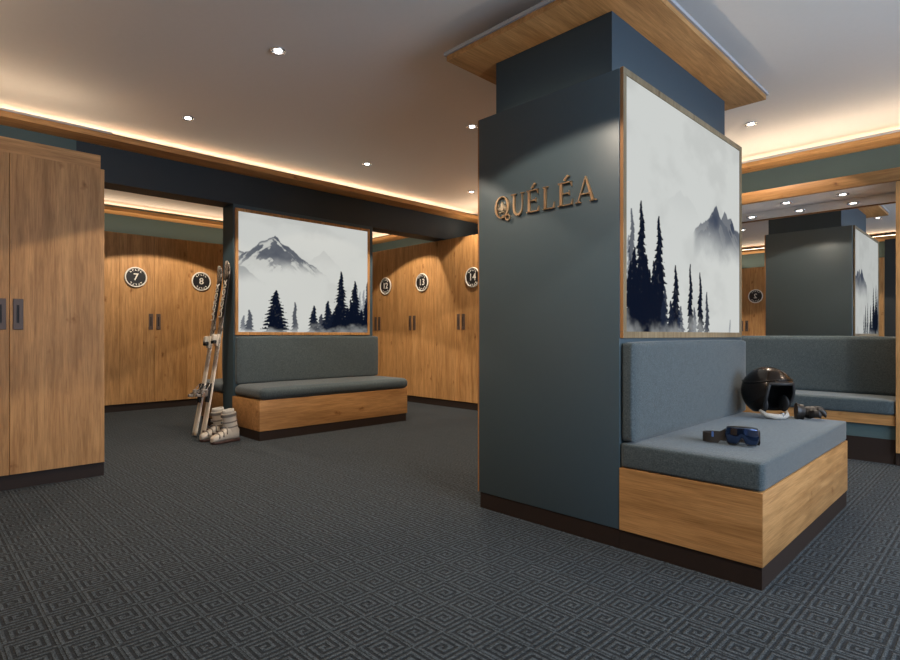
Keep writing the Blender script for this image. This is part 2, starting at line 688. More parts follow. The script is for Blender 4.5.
cove_trim('trim_3', (ML, ML + 0.228, -0.55, 5.92), '+x', (ML + 0.19, ML + 0.245, -0.55, 1.27))
cove_trim('trim_4', (ML, 2.5, 5.92, BACK), '-y', (ML + 0.228, 2.5, 5.90, 5.95))
cove_trim('trim_5', (-8.64, -8.37, -0.55, 5.91), '+x')
cove_trim('trim_6', (-8.64, -5.84, 5.91, BACK), '-y')
cove_trim('trim_7', (-4.5, 2.5, -0.55, -0.20), '+y')

# window in the right wall
wf = bmesh.new()
for y0, y1, z0, z1 in ((0.9, 0.96, 0.7, 2.3), (4.24, 4.3, 0.7, 2.3), (0.96, 4.24, 0.7, 0.76), (0.96, 4.24, 2.24, 2.3), (2.57, 2.63, 0.76, 2.24)):
    bm_box(wf, 2.50, 2.56, y0, y1, z0, z1)
o = obj('window_1', wf, M['woodY'])
o['kind'] = 'structure'

# canopy with soffit over the mirror alcove
AX0, AX1 = -2.9, -0.64
can = thing('alcove_canopy', 'oak-edged canopy with a grey soffit above the mirror and right-hand bench', 'canopy', (AX0, FACE, 2.18))
co = (AX0, FACE, 2.18)
box('fascia', (AX0, 1.2, FACE, FACE + 0.03, 2.18, 2.28), wood('smoked_oak_along_x', 'X', (0.62, 0.56, 0.50), board=0.5), can, off=co, bev=0.002)
box('soffit', (AX0, AX1 + 0.02, FACE + 0.03, BACK, 2.19, 2.21), plain('grey_soffit', (0.86, 0.84, 0.82), 0.8), can, off=co)

# ------------------------------------------------------------------ mirror on the far wall
mir = thing('wall_mirror', 'large frameless mirror above the right-hand bench reflecting the pillar', 'mirror', (-1.77, 5.89, 0.95))
box('mirror_glass', (AX0 + 0.01, AX1 - 0.004, 5.88, 5.886, 0.93, 2.186), M['mirror'], mir, off=(-1.77, 5.89, 0.95))
box('backing_board', (AX0 + 0.01, AX1 - 0.004, 5.886, BACK - 0.002, 0.93, 2.186), M['darkwall'], mir, off=(-1.77, 5.89, 0.95))


# ------------------------------------------------------------------ lockers
def plaque_bm(num, r=0.134):
    """round number plate in the local x/z plane, facing -y"""
    bm = bmesh.new()
    bm_cyl(bm, (0, -0.007, 0), (0, 1, 0), r - 0.004, 0.014, 48, 0)
    bm_torus(bm, (0, -0.012, 0), (0, 1, 0), r - 0.008, 0.010, 56, 8, 1)
    rot = Matrix.Translation((0, -0.0145, 0)) @ Matrix.Rotation(PI / 2, 4, 'X')
    bm_text(bm, num, 0.128, 0.002, rot, 1)
    # small raised marks round the rim, top and bottom
    for base, n, sgn in ((90, 5, 1), (270, 5, -1)):
        for i in range(n):
            a = math.radians(base + (i - (n - 1) / 2) * 20)
            cx, cz = 0.097 * math.cos(a), 0.097 * math.sin(a)
            t = bmesh.new()
            bm_box(t, -0.010, -0.003, -0.0165, -0.013, -0.012, 0.012, 0, 2, 1)
            bm_box(t, -0.003, 0.009, -0.0165, -0.013, 0.005 if i % 2 else -0.012, 0.012 if i % 2 else -0.005, 0, 2, 1)
            merge(bm, t, Matrix.Translation((cx, 0, cz)) @ Matrix.Rotation(-(a - PI / 2), 4, 'Y'))
    return bm


HANDLE = {}


def handle_mesh(h):
    if h not in HANDLE:
        bm = bmesh.new()
        bm_box(bm, -0.027, 0.027, -0.006, 0.004, -h / 2, h / 2, 0.002, 1, 0)
        bm_box(bm, -0.009, 0.009, -0.0075, 0.0, -h * 0.28, h * 0.30, 0, 1, 1)
        bm_box(bm, 0.004, 0.009, -0.012, -0.006, -h * 0.28, h * 0.30, 0, 1, 0)
        me = bpy.data.meshes.new('handle')
        bmesh.ops.recalc_face_normals(bm, faces=bm.faces[:])
        bm.to_mesh(me)
        bm.free()
        me.materials.append(M['handle'])
        me.materials.append(M['slot'])
        HANDLE[h] = me
    return HANDLE[h]


def locker(name, label, w, seam, loc, rz, num=None, plate_x=None, top=2.335, door_top=None, hz=1.18, hh=0.215, depth=0.58,
           handles=(True, True), hd=0.047, cat='locker', group='oak lockers'):
    """local: x to the right seen from the front, y into the body, front of doors y=0"""
    t = thing(name, label, cat, loc, rz, group)
    dt = door_top or top - 0.004
    bm = bmesh.new()
    bm_box(bm, 0.001, w - (0.019 if dt < top - 0.03 else 0.001), 0.024 if dt > top - 0.03 else 0.042, depth, 0.09, top)
    obj('body', bm, M['woodZ'], t)
    if dt < top - 0.03:
        bm = bmesh.new()
        bm_box(bm, 0.0, w - 0.018, 0.030, 0.042, dt + 0.006, top)
        obj('top_panel', bm, M['woodX'], t)
    bm = bmesh.new()
    bm_box(bm, 0.0, w - 0.0, 0.018, depth, 0, 0.095)
    obj('plinth', bm, M['plinth'], t)
    for k, (a, b) in enumerate(((0.001, seam - 0.0012), (seam + 0.0012, w - 0.001))):
        bm = bmesh.new()
        bm_box(bm, 0, b - a, 0, 0.022, 0, dt - 0.097, 0.0012, 1)
        d = obj('door', bm, M['woodZ'], t, (a, 0, 0.097))
        if handles[k]:
            h = bpy.data.objects.new('handle', handle_mesh(hh))
            COL.objects.link(h)
            h.parent = d
            h.location = ((b - a) - hd + 0.0012 if k == 0 else hd - 0.0012, -0.001, hz - 0.097)
        if num and plate_x is not None and a <= plate_x <= b:
            p = obj('number_plate', plaque_bm(num), [M['black'], M['cream']], d, (plate_x - a, -0.001, 1.765 - 0.097))
    return t


# alley wall (front plane x = -8.184)
LX = -8.184
for num, y0, y1, seam, py, lab in (
        ('6', 1.185, 2.03, 1.61, 1.38, 'oak double-door locker with plate 6, almost hidden behind the near cabinet'),
        ('7', 2.03, 2.87, 2.451, 2.217, 'oak double-door locker with round black plate 7 seen through the doorway'),
        ('8', 2.87, 3.715, 3.295, 3.062, 'oak double-door locker with round black plate 8 behind the skis'),
        ('9', 3.715, 4.56, 4.14, 3.90, 'oak double-door locker with plate 9 behind the left picture partition')):
    locker('locker', lab, y1 - y0, seam - y0, (LX, y0, 0), PI / 2, num, py - y0, depth=0.45)
# far wall (front plane y = FACE)
for num, x0, x1, seam, px, lab in (
        ('12', -7.56, -6.71, -7.137, -6.915, 'oak double-door locker with plate 12, just right of the left picture'),
        ('13', -6.71, -5.785, -6.29, -6.06, 'oak double-door locker with plate 13 between plates 12 and 14'),
        ('14', -5.785, -4.84, -5.28, -5.052, 'oak double-door locker with plate 14 cut off by the dark pillar'),
        ('15', -4.84, -3.87, -4.36, -4.13, 'oak double-door locker with plate 15 hidden behind the dark pillar'),
        ('16', -3.87, AX0, -3.38, -3.15, 'oak double-door locker with plate 16 hidden behind the pillar, beside the alcove')):
    locker('locker', lab, x1 - x0, seam - x0, (x0, FACE, 0), 0, num, px - x0, depth=0.72)
# lockers behind the camera, seen in the mirror (front plane y = -0.25)
for num, x0, x1, seam, px, lab in (
        ('2', -4.28, -3.36, -3.80, -3.59, 'locker with plate 2 seen only as a reflection left of the mirrored pillar'),
        ('1', -3.36, -2.44, -2.90, -2.67, 'locker with plate 1 behind the camera opposite the mirror'),
        (None, -2.44, -1.58, -2.01, None, 'unnumbered brown locker seen reflected right of the mirrored pillar')):
    locker('locker', lab, x1 - x0, x1 - seam, (x1, -0.25, 0), PI, num, None if px is None else x1 - px, depth=0.29)
# tall cabinets near left (front plane x = -4.56)
locker('tall_cabinet', 'large oak double-door cabinet at the left edge of the photo', 1.03 + 0.033, 0.5295, (-4.55, -0.03, 0), PI / 2,
       top=2.28, door_top=2.176, hz=1.135, hh=0.20, depth=1.03, cat='cabinet', hd=0.0445, group='oak cabinets')
# tall cabinet right of the alcove: its left edge is the oak post beside the mirror
locker('tall_cabinet', 'oak tall cabinet whose edge stands as a post right of the mirror', 1.84, 0.92, (AX1, FACE, 0), 0,
       top=2.178, door_top=2.174, depth=0.72, cat='cabinet', group='oak cabinets')

# ------------------------------------------------------------------ pillar
PX0, PX1, PY0, PY1 = -2.20, -1.30, 2.395, 4.06
pil = thing('pillar', 'dark slate-grey panelled pillar carrying gold lettering in mid room', 'pillar', (-1.74, 3.24, 0))
po = (-1.74, 3.24, 0)
box('cladding', (PX0 + 0.012, PX1, PY0, PY1, 0.09, 2.25), M['panel'], pil, off=po, bev=0.0015)
box('edge_strip', (PX0, PX0 + 0.012, PY0 + 0.003, PY1, 0.09, 2.25), M['copper'], pil, off=po)
box('plinth', (PX0 + 0.02, PX1, PY0 + 0.003, PY1 - 0.01, 0, 0.09), M['plinth'], pil, off=po)
box('column', (-2.16, -1.405, 2.515, 4.045, 2.25, CEIL), M['colblue'], pil, off=po)
bm = bmesh.new()
ox0, ox1, oy0, oy1 = -2.345, -1.195, 2.285, 4.215
zc = 2.61
bm_box(bm, ox0, ox1, oy0, 2.515, zc, zc + 0.03)
bm_box(bm, ox0, ox1, 4.045, oy1, zc, zc + 0.03)
bm_box(bm, ox0, -2.16, 2.515, 4.045, zc, zc + 0.03)
bm_box(bm, -1.405, ox1, 2.515, 4.045, zc, zc + 0.03)
for b in bm.verts:
    b.co -= Vector(po)
cor = obj('cornice', bm, M['woodY'], pil)
bm = bmesh.new()
bm_box(bm, ox0 - 0.012 - po[0], ox1 + 0.012 - po[0], oy0 - 0.012 - po[1], oy1 + 0.012 - po[1], zc + 0.03, zc + 0.05)
lp = obj('plaster_lip', bm, M['lip'], cor)

# ------------------------------------------------------------------ benches
def bench_label(o):
    return o


# pillar bench
BX = -0.69
bo = (-1.0, 3.18, 0)
b1 = thing('upholstered_bench', 'oak bench with petrol cushions on the pillar, holding the helmet and goggles', 'bench', bo, group='upholstered benches')
box('base', (PX1 + 0.001, BX, PY0, 3.96, 0.09, 0.38), M['woodY'], b1, off=bo, bev=0.0015)
# front board with its grain running across
box('side_board', (PX1 + 0.001, BX - 0.002, PY0 - 0.0015, PY0, 0.0905, 0.3795), M['woodX'], b1, off=bo)
box('plinth', (PX1 + 0.001, BX - 0.004, PY0 + 0.003, 3.955, 0, 0.09), M['plinth'], b1, off=bo)
cushion('seat_cushion', (PX1 + 0.004, BX - 0.002, PY0 + 0.002, 3.96, 0.381, 0.497), b1, bo, 0.013, 0.004)
cushion('backrest', (PX1 + 0.004, PX1 + 0.062, PY0 + 0.012, 3.96, 0.50, 0.965), b1, bo, 0.014, 0.006)

# left bench
bo = (-5.2, 3.3, 0)
b2 = thing('upholstered_bench', 'oak bench with grey-green cushions under the left mountain picture', 'bench', bo, group='upholstered benches')
box('base', (ML + 0.001, -4.98, 2.40, 4.21, 0.09, 0.38), M['woodY'], b2, off=bo, bev=0.0015)
box('plinth', (ML + 0.001, -4.99, 2.405, 4.20, 0, 0.09), M['plinth'], b2, off=bo)
cushion('seat_cushion', (ML + 0.004, -4.965, 2.412, 4.225, 0.381, 0.497), b2, bo, 0.05, 0.01)
cushion('backrest', (ML + 0.004, ML + 0.062, 2.425, 4.205, 0.50, 0.985), b2, bo, 0.018, 0.008)

# rear bench on the alley side of the partition
bo = (-6.1, 3.3, 0)
b3 = thing('upholstered_bench', 'oak bench on the locker side of the partition, glimpsed behind the skis', 'bench', bo, group='upholstered benches')
box('base', (-6.45, -5.841, 2.412, 4.21, 0.09, 0.38), M['woodY'], b3, off=bo, bev=0.0015)
box('plinth', (-6.44, -5.841, 2.418, 4.20, 0, 0.09), M['plinth'], b3, off=bo)
cushion('seat_cushion', (-6.47, -5.844, 2.412, 4.225, 0.381, 0.497), b3, bo, 0.05, 0.01)
cushion('backrest', (-5.902, -5.844, 2.425, 4.20, 0.50, 0.985), b3, bo, 0.018, 0.008)

# alcove bench under the mirror
bo = (-1.77, 5.7, 0)
b4 = thing('upholstered_bench', 'oak-edged bench with grey-blue cushions under the mirror by the far wall', 'bench', bo, group='upholstered benches')
box('seat_board', (AX0 + 0.005, AX1 - 0.005, 5.435, BACK - 0.002, 0.30, 0.38), M['woodX'], b4, off=bo)
box('recess_panel', (AX0 + 0.005, AX1 - 0.005, 5.46, BACK - 0.01, 0.19, 0.30), M['petrol'], b4, off=bo)
box('plinth', (AX0 + 0.005, AX1 - 0.005, 5.455, BACK - 0.01, 0, 0.19), M['plinth'], b4, off=bo)
cushion('seat_cushion', (AX0 + 0.006, AX1 - 0.006, 5.42, 5.878, 0.381, 0.497), b4, bo, 0.02, 0.004)
cushion('backrest', (AX0 + 0.006, AX1 - 0.006, 5.808, 5.877, 0.50, 0.985), b4, bo, 0.022, 0.008)


# ------------------------------------------------------------------ mountain pictures
def fbm(W_, H_, seed, cells, octv=5):
    r = np.random.RandomState(seed)
    out = np.zeros((H_, W_))
    amp = 1.0
    tot = 0
    cx, cy = cells
    for _ in range(octv):
        g = r.rand(int(cy) + 2, int(cx) + 2)
        x = np.linspace(0, cx, W_, endpoint=False)
        y = np.linspace(0, cy, H_, endpoint=False)
        xi, yi = x.astype(int), y.astype(int)
        fx, fy = x - xi, y - yi
        fx = fx * fx * (3 - 2 * fx)
        fy = fy * fy * (3 - 2 * fy)
        a = g[yi][:, xi]
        b = g[yi][:, xi + 1]
        c = g[yi + 1][:, xi]
        d = g[yi + 1][:, xi + 1]
        out += amp * ((a * (1 - fx) + b * fx) * (1 - fy[:, None]) + (c * (1 - fx) + d * fx) * fy[:, None])
        tot += amp
        amp *= 0.5
        cx *= 2
        cy *= 2
    return out / tot


def sstep(a, b, x):
    t = np.clip((x - a) / (b - a), 0, 1)
    return t * t * (3 - 2 * t)


def paint(W_, H_, seed, ridges, trees, fogs):
    """ink landscape; coordinates 0..1, v downwards"""
    asp = W_ / H_
    u = (np.arange(W_) + 0.5)[None, :] / W_ * np.ones((H_, 1))
    v = (np.arange(H_) + 0.5)[:, None] / H_ * np.ones((1, W_))
    paper = np.array([0.655, 0.67, 0.64])
    ink = np.array([0.003, 0.006, 0.017])
    blue = np.array([0.085, 0.125, 0.22])
    img = np.ones((H_, W_, 3)) * paper
    cl = fbm(W_, H_, seed + 5, (4, 5))
    img *= (1 - 0.10 * sstep(0.52, 0.75, cl))[..., None]
    for rd in ridges:
        pts, base, dark, snow, sd = rd
        xs = [p[0] for p in pts]
        ys = [p[1] for p in pts]
        top = np.interp(u[0], xs, ys, left=2, right=2)
        jag = (fbm(W_, 4, sd, (26, 1), 4)[1] - 0.5) * 0.035
        top = top + jag
        d = v - top[None, :]
        pk = xs[int(np.argmin(ys))]
        side = np.tanh((u - pk) * 7)
        n = fbm(W_, H_, sd + 1, (9 * asp, 9), 5)
        G = fbm(1400, 500, sd + 2, (84, 13), 6)
        gy = np.clip(v * 480, 0, 499).astype(int)

        def skew(k):
            return G[gy, np.clip(((u + k * v * 0.75) * 0.5 + 0.5) * 850 + 80, 0, 1399).astype(int)]
        wgt = 0.5 + 0.5 * side
        g = skew(1.0) * (1 - wgt) + skew(-1.0) * wgt
        rock = sstep(0.45, 0.53, g * 0.72 + n * 0.28 + 0.035 * side + (0.06 if snow == 'dark' else 0.012))
        rock = np.maximum(rock * (0.75 + 0.25 * n), sstep(0.028, 0.0, d) * 0.9)
        if snow == 'dark':
            rock = np.maximum(rock, 0.72)
        if not snow:
            rock = 0.60 + 0.3 * n
        inside = sstep(-0.004, 0.006, d)
        fade = 1 - sstep(base - 0.16, base, v + (n - 0.5) * 0.10)
        hide = sstep(0, 0.04, u - xs[0]) * sstep(0, 0.04, xs[-1] - u) if pts[0][0] > 0 else sstep(0, 0.04, xs[-1] - u)
        if xs[-1] >= 1:
            hide = sstep(0, 0.04, u - xs[0])
        a = inside * fade * hide
        colr = (paper * 0.86) * (1 - rock[..., None]) + rock[..., None] * (ink * 1.2 + blue * (0.26 if snow == 'dark' else 0.22))
        a = (a * dark)[..., None]
        img = img * (1 - a) + colr * a
    for fv, fw, fa in fogs:
        n = fbm(W_, H_, seed + 31, (3, 4))
        a = fa * np.exp(-((v - fv + (n - 0.5) * 0.12) / fw) ** 2)
        img = img * (1 - a[..., None]) + paper * a[..., None]
    rs = np.random.RandomState(seed + 77)
    nn = fbm(W_, H_, seed + 9, (70 * asp, 70), 3)
    for (tx, tt, tb, hw, dk) in trees:
        nb = max(6, int((tb - tt) * 34))
        t = (v - tt) / (tb - tt)
        ph = rs.rand()
        saw = (t * nb + ph + 0.35 * np.sign(u - tx)) % 1.0
        prof = np.clip(t, 0, 1) ** 0.78 * (0.50 + 0.50 * saw) * hw
        dx = np.abs(u - tx - 0.004 * np.sin(v * 40 + ph * 6))
        edge = prof * (0.62 + 0.85 * nn) + 0.0022
        a = sstep(0.004, -0.002, dx - edge) * (t > 0) * (t < 1.08)
        a = a * (1 - 0.04 * sstep(0.6, 0.8, nn) * (t > 0.1))
        a = a * (1 - sstep(0.90, 1.08, t) * 0.6) * min(1, dk * 1.05)
        c = ink + blue * 0.12 * (1 - dk) * 8
        img = img * (1 - a[..., None]) + c * a[..., None]
    # mist rolling over the feet of the trees
    n = fbm(W_, H_, seed + 41, (14, 14), 4)
    a = sstep(0.93, 1.02, v + (n - 0.5) * 0.16) * 0.40
    img = img * (1 - a[..., None]) + (paper * 0.92 + blue * 0.1) * a[..., None]
    return np.clip(img, 0, 1)


def art_object(name, img, w, h, mat, parent, loc, rz):
    """printed sheet in local x/z plane facing -y, colours stored per point"""
    H_, W_, _ = img.shape
    xs = np.linspace(-w / 2, w / 2, W_)
    zs = np.linspace(h, 0, H_)
    X, Z = np.meshgrid(xs, zs)
    co = np.stack([X, np.zeros_like(X), Z], -1).reshape(-1, 3)
    idx = np.arange(W_ * H_).reshape(H_, W_)
    quads = np.stack([idx[1:, :-1], idx[1:, 1:], idx[:-1, 1:], idx[:-1, :-1]], -1).reshape(-1, 4)
    me = bpy.data.meshes.new(name)
    me.vertices.add(len(co))
    me.vertices.foreach_set('co', co.astype(np.float32).ravel())
    nq = len(quads)
    me.loops.add(nq * 4)
    me.loops.foreach_set('vertex_index', quads.astype(np.int32).ravel())
    me.polygons.add(nq)
    me.polygons.foreach_set('loop_start', np.arange(0, nq * 4, 4, dtype=np.int32))
    me.polygons.foreach_set('loop_total', np.full(nq, 4, dtype=np.int32))
    me.update(calc_edges=True)
    me.validate()
    at = me.color_attributes.new('art', 'FLOAT_COLOR', 'POINT')
    rgba = np.concatenate([img.reshape(-1, 3), np.ones((W_ * H_, 1))], 1).astype(np.float32)
    at.data.foreach_set('color', rgba.ravel())
    me.materials.append(mat)
    o = bpy.data.objects.new(name, me)
    COL.objects.link(o)
    o.parent = parent
    o.location = loc
    o.rotation_euler = (0, 0, rz)
    return o


def picture(label, loc, rz, w, h, img, glow, frame_mat, side_mat):
    """local x to the right, face towards -y, z up from the lower edge; rz turns it"""
    t = thing('framed_picture', label, 'picture', loc, rz, 'backlit mountain pictures')
    fw, dp = 0.031, 0.018
    bm = bmesh.new()
    bm_box(bm, -w / 2, w / 2, -dp, 0, 0, fw, 0.001, 1)
    bm_box(bm, -w / 2, w / 2, -dp, 0, h - fw, h, 0.001, 1)
    bm_box(bm, -w / 2, -w / 2 + fw, -dp, 0, fw, h - fw, 0.001, 1)
    bm_box(bm, w / 2 - fw, w / 2, -dp, 0, fw, h - fw, 0.001, 1)
    for f in bm.faces:
        f.normal_update()
        f.material_index = 1 if f.normal.x < -0.9 and f.calc_center_median().x < -w / 2 + 0.01 else 0
    obj('frame', bm, [frame_mat, side_mat], t)
    art_object('print', img, w - 2 * fw, h - 2 * fw, M_ART, t, (0, -dp + 0.006, fw), 0)
    return t


M_ART = art_material('backlit_print', 0.86)
random.seed(4)
img1 = paint(440, 350, 3,
             [([(0.50, 0.36), (0.62, 0.25), (0.70, 0.33), (0.82, 0.45)], 0.42, 0.16, False, 11),
              ([(0.00, 0.33), (0.07, 0.325), (0.15, 0.235), (0.21, 0.185), (0.25, 0.160), (0.29, 0.215), (0.35, 0.25), (0.43, 0.32), (0.52, 0.385), (0.62, 0.46), (0.72, 0.52)], 0.50, 0.95, True, 12),
              ([(-0.1, 0.40), (0.0, 0.44), (0.06, 0.47), (0.13, 0.54), (0.22, 0.60)], 0.60, 0.55, False, 13)],
             [(0.93, 0.60, 1.0, 0.030, 0.45), (0.965, 0.58, 1.0, 0.035, 0.55), (1.0, 0.50, 1.0, 0.045, 0.9),
              (0.905, 0.58, 1.0, 0.03, 0.6), (0.035, 0.86, 0.98, 0.022, 0.7), (0.075, 0.81, 0.99, 0.032, 0.85),
              (0.255, 0.635, 1.0, 0.105, 1.0), (0.395, 0.73, 0.99, 0.026, 0.85), (0.54, 0.755, 1.0, 0.055, 0.97),
              (0.60, 0.83, 1.02, 0.05, 0.9), (0.655, 0.705, 1.02, 0.065, 0.97), (0.70, 0.80, 1.02, 0.06, 0.97),
              (0.765, 0.42, 1.04, 0.085, 1.0), (0.82, 0.76, 1.03, 0.07, 1.0), (0.885, 0.50, 1.04, 0.085, 1.0),
              (0.94, 0.78, 1.03, 0.07, 1.0), (0.73, 0.74, 1.03, 0.07, 1.0), (0.85, 0.68, 1.03, 0.05, 1.0), (0.985, 0.70, 1.03, 0.06, 1.0)],
             [(0.66, 0.09, 0.5)])
img2 = paint(440, 360, 8,
             [([(0.20, 0.52), (0.30, 0.42), (0.40, 0.36), (0.52, 0.40), (0.62, 0.50)], 0.50, 0.10, False, 21),
              ([(0.50, 0.53), (0.60, 0.47), (0.66, 0.425), (0.705, 0.385), (0.735, 0.355), (0.765, 0.395), (0.79, 0.42), (0.825, 0.365), (0.86, 0.40), (0.90, 0.385), (0.94, 0.44), (1.05, 0.46)], 0.66, 1.0, 'dark', 22)],
             [(0.022, 0.62, 1.0, 0.03, 0.6), (0.042, 0.51, 1.0, 0.045, 0.8), (0.14, 0.68, 1.04, 0.07, 1.0), (0.105, 0.468, 1.06, 0.075, 1.0), (0.06, 0.66, 1.06, 0.08, 1.0), (0.19, 0.70, 1.06, 0.07, 1.0), (0.25, 0.74, 1.05, 0.05, 1.0),
              (0.23, 0.505, 1.06, 0.075, 1.0), (0.16, 0.74, 1.03, 0.06, 1.0), (0.03, 0.72, 1.04, 0.06, 1.0), (0.27, 0.80, 1.03, 0.045, 0.9),
              (0.36, 0.70, 1.03, 0.050, 1.0), (0.32, 0.86, 1.04, 0.05, 0.95), (0.40, 0.88, 1.02, 0.04, 0.8), (0.485, 0.68, 1.04, 0.032, 1.0), (0.575, 0.71, 1.04, 0.036, 1.0),
              (0.52, 0.88, 1.02, 0.03, 0.8), (0.64, 0.80, 1.02, 0.028, 0.9), (0.885, 0.93, 1.0, 0.008, 0.6)],
             [(0.58, 0.07, 0.35)])
# pillar picture: on the +x face (rz = 90 deg turns -y to +x, local x to +y)
picture('tall backlit print of dark firs and a blue peak on the pillar', (PX1 + 0.0005, (2.400 + 4.005) / 2, 0.985), PI / 2, 4.005 - 2.400, 2.255 - 0.985,
        img2, 0.6, M['frame_cool'], M['copper'])
picture('backlit print of a snowy mountain over misty firs on the left partition', (ML + 0.0005, (2.425 + 4.105) / 2, 1.000), PI / 2, 4.105 - 2.425, 2.298 - 1.000,
        img1, 0.6, M['woodZ'], M['copper'])


# ------------------------------------------------------------------ raised lettering on the pillar
def strip(bm, pts, ws, d0, d1, mi=0):
    """flat stroke along pts (x,z) with widths, extruded in y"""
    L, R_ = [], []
    n = len(pts)
    for i, (x, z) in enumerate(pts):
        a = pts[max(0, i - 1)]
        b = pts[min(n - 1, i + 1)]
        dx, dz = b[0] - a[0], b[1] - a[1]
        l = math.hypot(dx, dz) or 1
        nx, nz = -dz / l, dx / l
        w = ws[i] / 2 if isinstance(ws, (list, tuple)) else ws / 2
        L.append((x + nx * w, z + nz * w))
        R_.append((x - nx * w, z - nz * w))
    for i in range(n - 1):
        bm_prism(bm, [L[i], L[i + 1], R_[i + 1], R_[i]], d0, d1, mi)


def serif(bm, x, z, w, t=0.035):
    bm_prism(bm, [(x - w / 2, z), (x + w / 2, z), (x + w / 2, z + t), (x - w / 2, z + t)], -1, 0)


def letter_bm(ch):
    """letter of height 1 in x/z, depth 1 (scaled later)"""
    bm = bmesh.new()
    TH, HL = 0.115, 0.040
    wid = 0.8
    if ch in 'EÉ':
        wid = 0.62
        bm_prism(bm, [(0.08, 0), (0.08 + TH, 0), (0.08 + TH, 1), (0.08, 1)], -1, 0)
        for z in (0, 1 - HL):
            bm_prism(bm, [(0, z), (wid, z), (wid, z + HL), (0, z + HL)], -1, 0)
        bm_prism(bm, [(0.15, 0.50), (wid * 0.82, 0.50), (wid * 0.82, 0.50 + HL), (0.15, 0.50 + HL)], -1, 0)
        bm_prism(bm, [(wid * 0.80, 0.42), (wid * 0.84, 0.42), (wid * 0.84, 0.62), (wid * 0.80, 0.62)], -1, 0)
        bm_prism(bm, [(wid - 0.09, 1.0), (wid, 1.0), (wid, 0.78)], -1, 0)
        bm_prism(bm, [(wid - 0.05, 0.0), (wid + 0.04, 0.24), (wid + 0.04, 0.0)], -1, 0)
        if ch == 'É':
            bm_prism(bm, [(0.24, 1.09), (0.30, 1.07), (0.52, 1.25), (0.42, 1.30)], -1, 0)
    elif ch == 'L':
        wid = 0.62
        bm_prism(bm, [(0.08, 0), (0.08 + TH, 0), (0.08 + TH, 1), (0.08, 1)], -1, 0)
        bm_prism(bm, [(0, 0), (wid, 0), (wid, HL), (0, HL)], -1, 0)
        serif(bm, 0.15, 1 - HL, 0.32)
        bm_prism(bm, [(wid - 0.06, 0.0), (wid + 0.04, 0.28), (wid + 0.04, 0.0)], -1, 0)
    elif ch == 'U':
        wid = 0.82
        pts = [(0.15, 1), (0.15, 0.40)]
        ws = [TH, TH]
        for i in range(1, 12):
            a = PI + PI * i / 12
            pts.append((0.42 + 0.27 * math.cos(a), 0.33 + 0.31 * math.sin(a)))
            ws.append(TH * (1 - i / 12) + HL * (i / 12) + 0.02 * math.sin(PI * i / 12))
        pts += [(0.69, 0.40), (0.69, 1)]
        ws += [HL, HL]
        strip(bm, pts, ws, -1, 0)
        serif(bm, 0.15, 1 - HL, 0.32)
        serif(bm, 0.69, 1 - HL, 0.24)
    elif ch == 'A':
        wid = 0.90
        strip(bm, [(0.10, 0), (0.43, 1.0)], HL, -1, 0)
        strip(bm, [(0.44, 1.06), (0.78, 0)], [TH * 0.55, TH], -1, 0)
        bm_prism(bm, [(0.21, 0.32), (0.66, 0.32), (0.66, 0.32 + HL), (0.21, 0.32 + HL)], -1, 0)
        serif(bm, 0.10, 0, 0.26)
        serif(bm, 0.78, 0, 0.32)
    elif ch == 'Q':
        wid = 0.92
        pts, ws = [], []
        for i in range(37):
            a = 2 * PI * i / 36
            pts.append((0.44 + 0.38 * math.cos(a), 0.5 + 0.5 * math.sin(a)))
            ws.append(0.045 + 0.085 * abs(math.cos(a)) ** 2)
        strip(bm, pts, ws, -1, 0)
        pts = [(0.80 + 0.12 * math.cos(a), -0.02 + 0.13 * math.sin(a)) for a in [math.radians(x) for x in range(150, -200, -20)]]
        strip(bm, pts, 0.05, -1, 0)
        strip(bm, [(0.40, 0.0), (0.52, 0.10), (0.62, 0.10), (0.70, 0.03)], 0.05, -1, 0)
        # small leaf / peak motif inside the ring
        for pl in ([(0.24, 0.30), (0.64, 0.30), (0.44, 0.78)], [(0.14, 0.52), (0.44, 0.28), (0.30, 0.24)], [(0.74, 0.52), (0.58, 0.24), (0.44, 0.28)],
                   [(0.22, 0.64), (0.40, 0.34), (0.28, 0.30)], [(0.66, 0.64), (0.60, 0.30), (0.48, 0.34)]):
            bm_prism(bm, pl, -0.8, 0, 1)
    return bm, wid


CH = 0.118
sign = thing('wall_lettering', 'raised antique gold capitals QUÉLÉA on the dark pillar face', 'sign', (-2.05, PY0, 1.652))
for ch, x0, x1 in (('Q', -2.058, -1.952), ('U', -1.938, -1.852), ('É', -1.836, -1.760), ('L', -1.730, -1.662), ('É', -1.635, -1.554), ('A', -1.530, -1.418)):
    bm, wid = letter_bm(ch)
    s = (x1 - x0) / wid
    for v in bm.verts:
        v.co = Vector((v.co.x * s, v.co.y * 0.012, v.co.z * CH))
    l = obj('letter', bm, [M['gold'], M['palegold']], sign, (x0 + 2.05, -0.0005, 0))

